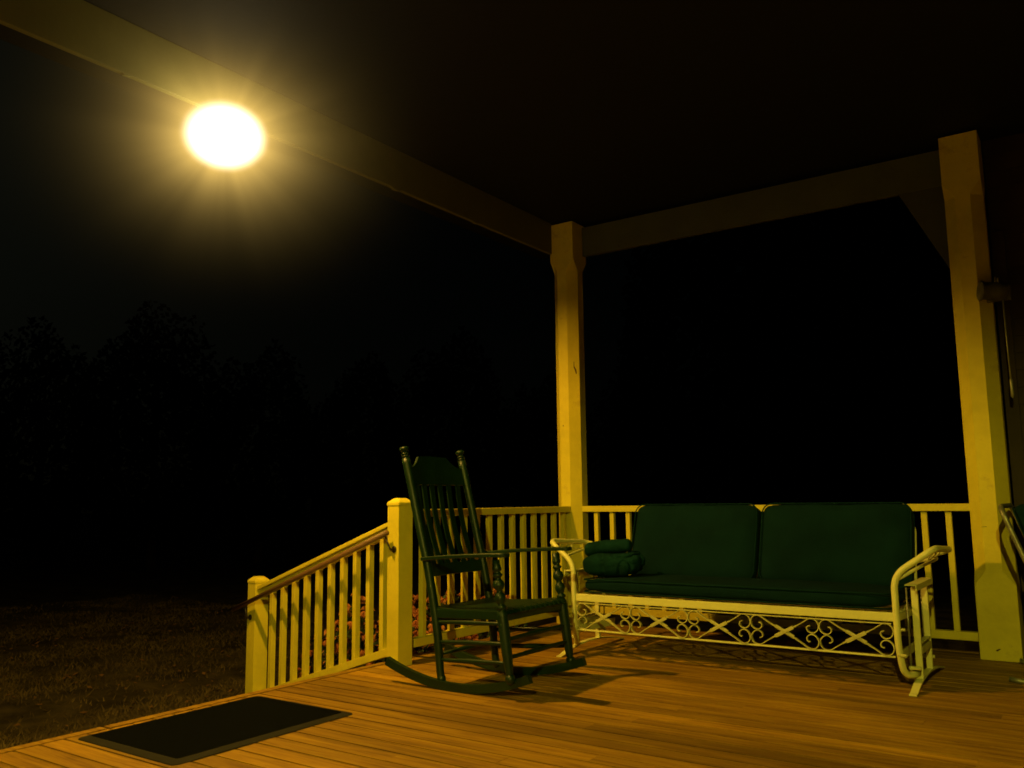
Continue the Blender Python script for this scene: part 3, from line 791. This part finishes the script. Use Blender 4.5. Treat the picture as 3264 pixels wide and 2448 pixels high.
# ------------------------------------------------------------------ chrysanthemums
def make_mum(loc, r, hgt, seed, label):
    rg = random.Random(seed); t = thing('chrysanthemum_bush', loc, label, 'flower bush', 'chrysanthemum bushes by the porch')
    V = []; F = []
    for i in range(2600):
        th = rg.random()*2*PI; ph = math.acos(rg.random()*1.15-.15 if rg.random() < 1 else 0); rr = (.45+.55*rg.random()**.4)
        d = Vector((math.cos(th)*math.sin(ph), math.sin(th)*math.sin(ph), math.cos(ph)))
        lump = 1+.18*noise.noise(d*2.3+Vector((seed, 0, 0)))
        p = Vector((d.x*r, d.y*r, d.z*hgt))*rr*lump*.97
        if p.z < 0.02: continue
        n = Vector((rg.gauss(0, 1), rg.gauss(0, 1), rg.gauss(0, 1))).normalized(); a = n.orthogonal().normalized()*rg.uniform(.014, .03); b = n.cross(a).normalized()*.011
        k = len(V); V += [p-a, p+b, p+a, p-b]; F.append((k, k+1, k+2, k+3))
    me = bpy.data.meshes.new('foliage'); me.from_pydata(V, [], F); link('foliage', me, M_leaf, t)
    V = []; F = []
    for i in range(190):
        th = rg.random()*2*PI; ph = math.acos(1-rg.random()*.95)
        d = Vector((math.cos(th)*math.sin(ph), math.sin(th)*math.sin(ph), math.cos(ph)))
        lump = 1+.18*noise.noise(d*2.3+Vector((seed, 0, 0)))
        c = Vector((d.x*r, d.y*r, d.z*hgt))*lump*rg.uniform(.93, 1.03); ax = (d+Vector((rg.gauss(0, .2), rg.gauss(0, .2), .35))).normalized()
        u = ax.orthogonal().normalized(); v = ax.cross(u); R0 = rg.uniform(.024, .040)
        for layer, (rad, lift, drop, m) in enumerate(((1, .2, -.42, 13), (.8, .3, .05, 11), (.5, .38, .3, 8), (.22, .42, .5, 5))):
            off = rg.random()*6
            for k in range(m):
                a = 2*PI*k/m+off; e = u*math.cos(a)+v*math.sin(a); s = u*-math.sin(a)+v*math.cos(a)
                w = R0*.16; q = len(V)
                V += [c+ax*R0*lift-s*w*.5, c+ax*R0*lift+s*w*.5, c+e*R0*rad*.6+ax*R0*(lift*.5+drop*.3+.25)+s*w, c+e*R0*rad+ax*R0*drop, c+e*R0*rad*.6+ax*R0*(lift*.5+drop*.3+.25)-s*w]
                F.append((q, q+1, q+2, q+3, q+4))
    me = bpy.data.meshes.new('blooms'); me.from_pydata(V, [], F); link('blooms', me, M_bloom, t)
make_mum((-.66, -1.02, -.72), .50, 1.02, 1, 'rust coloured chrysanthemum bush showing through the upper stair balusters')
make_mum((-1.05, -1.40, -.72), .42, .90, 2, 'rust coloured chrysanthemum bush low behind the middle stair balusters')
make_mum((-.52, -.35, -.72), .44, .94, 3, 'rust coloured chrysanthemum bush behind the railing and rocking chair')
make_mum((-.52, -1.52, -.72), .38, .92, 4, 'rust coloured chrysanthemum bush close behind the tall newel post')

# ------------------------------------------------------------------ distant trees
def tree_mesh(seed, conifer):
    rg = random.Random(seed); V = []; F = []
    for i in range(9000):
        z = rg.random()
        if conifer: rad = 1.9*(1-z)**.9*(.55+.45*rg.random())*(.8+.35*math.sin(z*34)); zz = 1.2+z*9
        else:
            d = Vector((rg.gauss(0, 1), rg.gauss(0, 1), rg.gauss(0, 1))).normalized(); l = 1+.5*noise.noise(d*1.7+Vector((seed, 2, 1))); rad = None
            p = Vector((d.x*2.8*l, d.y*2.8*l, 4.9+d.z*4.6*l))
            p = Vector((0, 0, 4.9)).lerp(p, .45+.55*rg.random()**.5); p.z = max(p.z, .1)
        if conifer: a = rg.random()*2*PI; p = Vector((rad*math.cos(a), rad*math.sin(a), zz-.3*rad))
        n = Vector((rg.gauss(0, 1), rg.gauss(0, 1), rg.gauss(0, 1))).normalized(); a = n.orthogonal().normalized()*rg.uniform(.08, .2); b = n.cross(a).normalized()*.09
        k = len(V); V += [p-a, p+b, p+a, p-b]; F.append((k, k+1, k+2, k+3))
    me = bpy.data.meshes.new('crown'); me.from_pydata(V, [], F); me.materials.append(M_tree); return me
crowns = [tree_mesh(1, True), tree_mesh(2, False), tree_mesh(3, False)]
mb = MB(); mb.tube([(0, 0, -.1), (.05, 0, 2.5), (.0, .05, 5), (0, 0, 8.5)], [.22, .17, .12, .03], 10)
tm = bpy.data.meshes.new('trunk'); mb.bm.to_mesh(tm); mb.bm.free(); tm.materials.append(M_bark)
rg = random.Random(5)
labs = ['dark conifer', 'dark leafy tree', 'dark spreading tree']
for i in range(18):
    az = R(-76+6.2*i); D = rg.uniform(25, 33); kd = rg.choice((1, 2, 1)); 
    x = 3.6+D*math.sin(az); y = -6+D*math.cos(az); sc = rg.uniform(.60, .72) if i < 9 else rg.uniform(1.15, 1.45)
    t = thing('tree', (x, y, -.72), 'black silhouette of a tree beyond the lawn in the night', 'tree', 'trees lost in the dark beyond the lawn', rz=rg.random()*6)
    t.scale = (sc, sc, sc)
    for nm, me in (('crown', crowns[kd]), ('trunk', tm)):
        o = bpy.data.objects.new(nm, me); COL.objects.link(o); o.parent = t

# ------------------------------------------------------------------ world, moon, camera
w = bpy.data.worlds.new('World'); scene.world = w; w.use_nodes = True
N = w.node_tree.nodes; L = w.node_tree.links; bg = N['Background']
sky = N.new('ShaderNodeTexSky'); sky.sky_type = 'NISHITA'; sky.sun_disc = False; sky.sun_elevation = R(24); sky.sun_rotation = R(-70); sky.air_density = 1.0; sky.dust_density = 3.0
mixn = N.new('ShaderNodeMix'); mixn.data_type = 'RGBA'; mixn.blend_type = 'MULTIPLY'; mixn.inputs[0].default_value = 1; mixn.inputs[7].default_value = (.72, 1.0, .86, 1)
L.new(sky.outputs[0], mixn.inputs[6]); L.new(mixn.outputs[2], bg.inputs[0]); bg.inputs[1].default_value = .00006
sun = bpy.data.lights.new('moon', 'SUN'); sun.energy = .0015; sun.angle = R(.5); sun.color = (1, .96, .9)
so = bpy.data.objects.new('moon', sun); COL.objects.link(so); so.rotation_euler = (R(66), 0, R(70-180))

f, yaw, pitch, roll, cx, cy, cz = 2735.8515, .6078, .1349, -.0114, 3.5782, -5.9846, .96
cyw, syw = math.cos(yaw), math.sin(yaw)
fw = Vector((-syw*math.cos(pitch), cyw*math.cos(pitch), math.sin(pitch))); rt = Vector((cyw, syw, 0)); up = rt.cross(fw)
r2 = rt*math.cos(roll)+up*math.sin(roll); u2 = -rt*math.sin(roll)+up*math.cos(roll)
cam = bpy.data.cameras.new('camera'); co = bpy.data.objects.new('camera', cam); COL.objects.link(co)
M = Matrix((r2, u2, -fw)).transposed().to_4x4(); M.translation = (cx, cy, cz); co.matrix_world = M
cam.sensor_width = 36; cam.lens = 36*f/3264; cam.clip_start = .05; cam.clip_end = 600
scene.camera = co
scene.view_settings.view_transform = 'Standard'; scene.view_settings.look = 'None'; scene.view_settings.exposure = 0; scene.view_settings.gamma = 1
scene.cycles.use_denoising = True
scene.cycles.max_bounces = 6; scene.cycles.diffuse_bounces = 1; scene.cycles.filter_width = 1.7; scene.cycles.pixel_filter_type = 'BLACKMAN_HARRIS'
scene.cycles.sample_clamp_indirect = 4
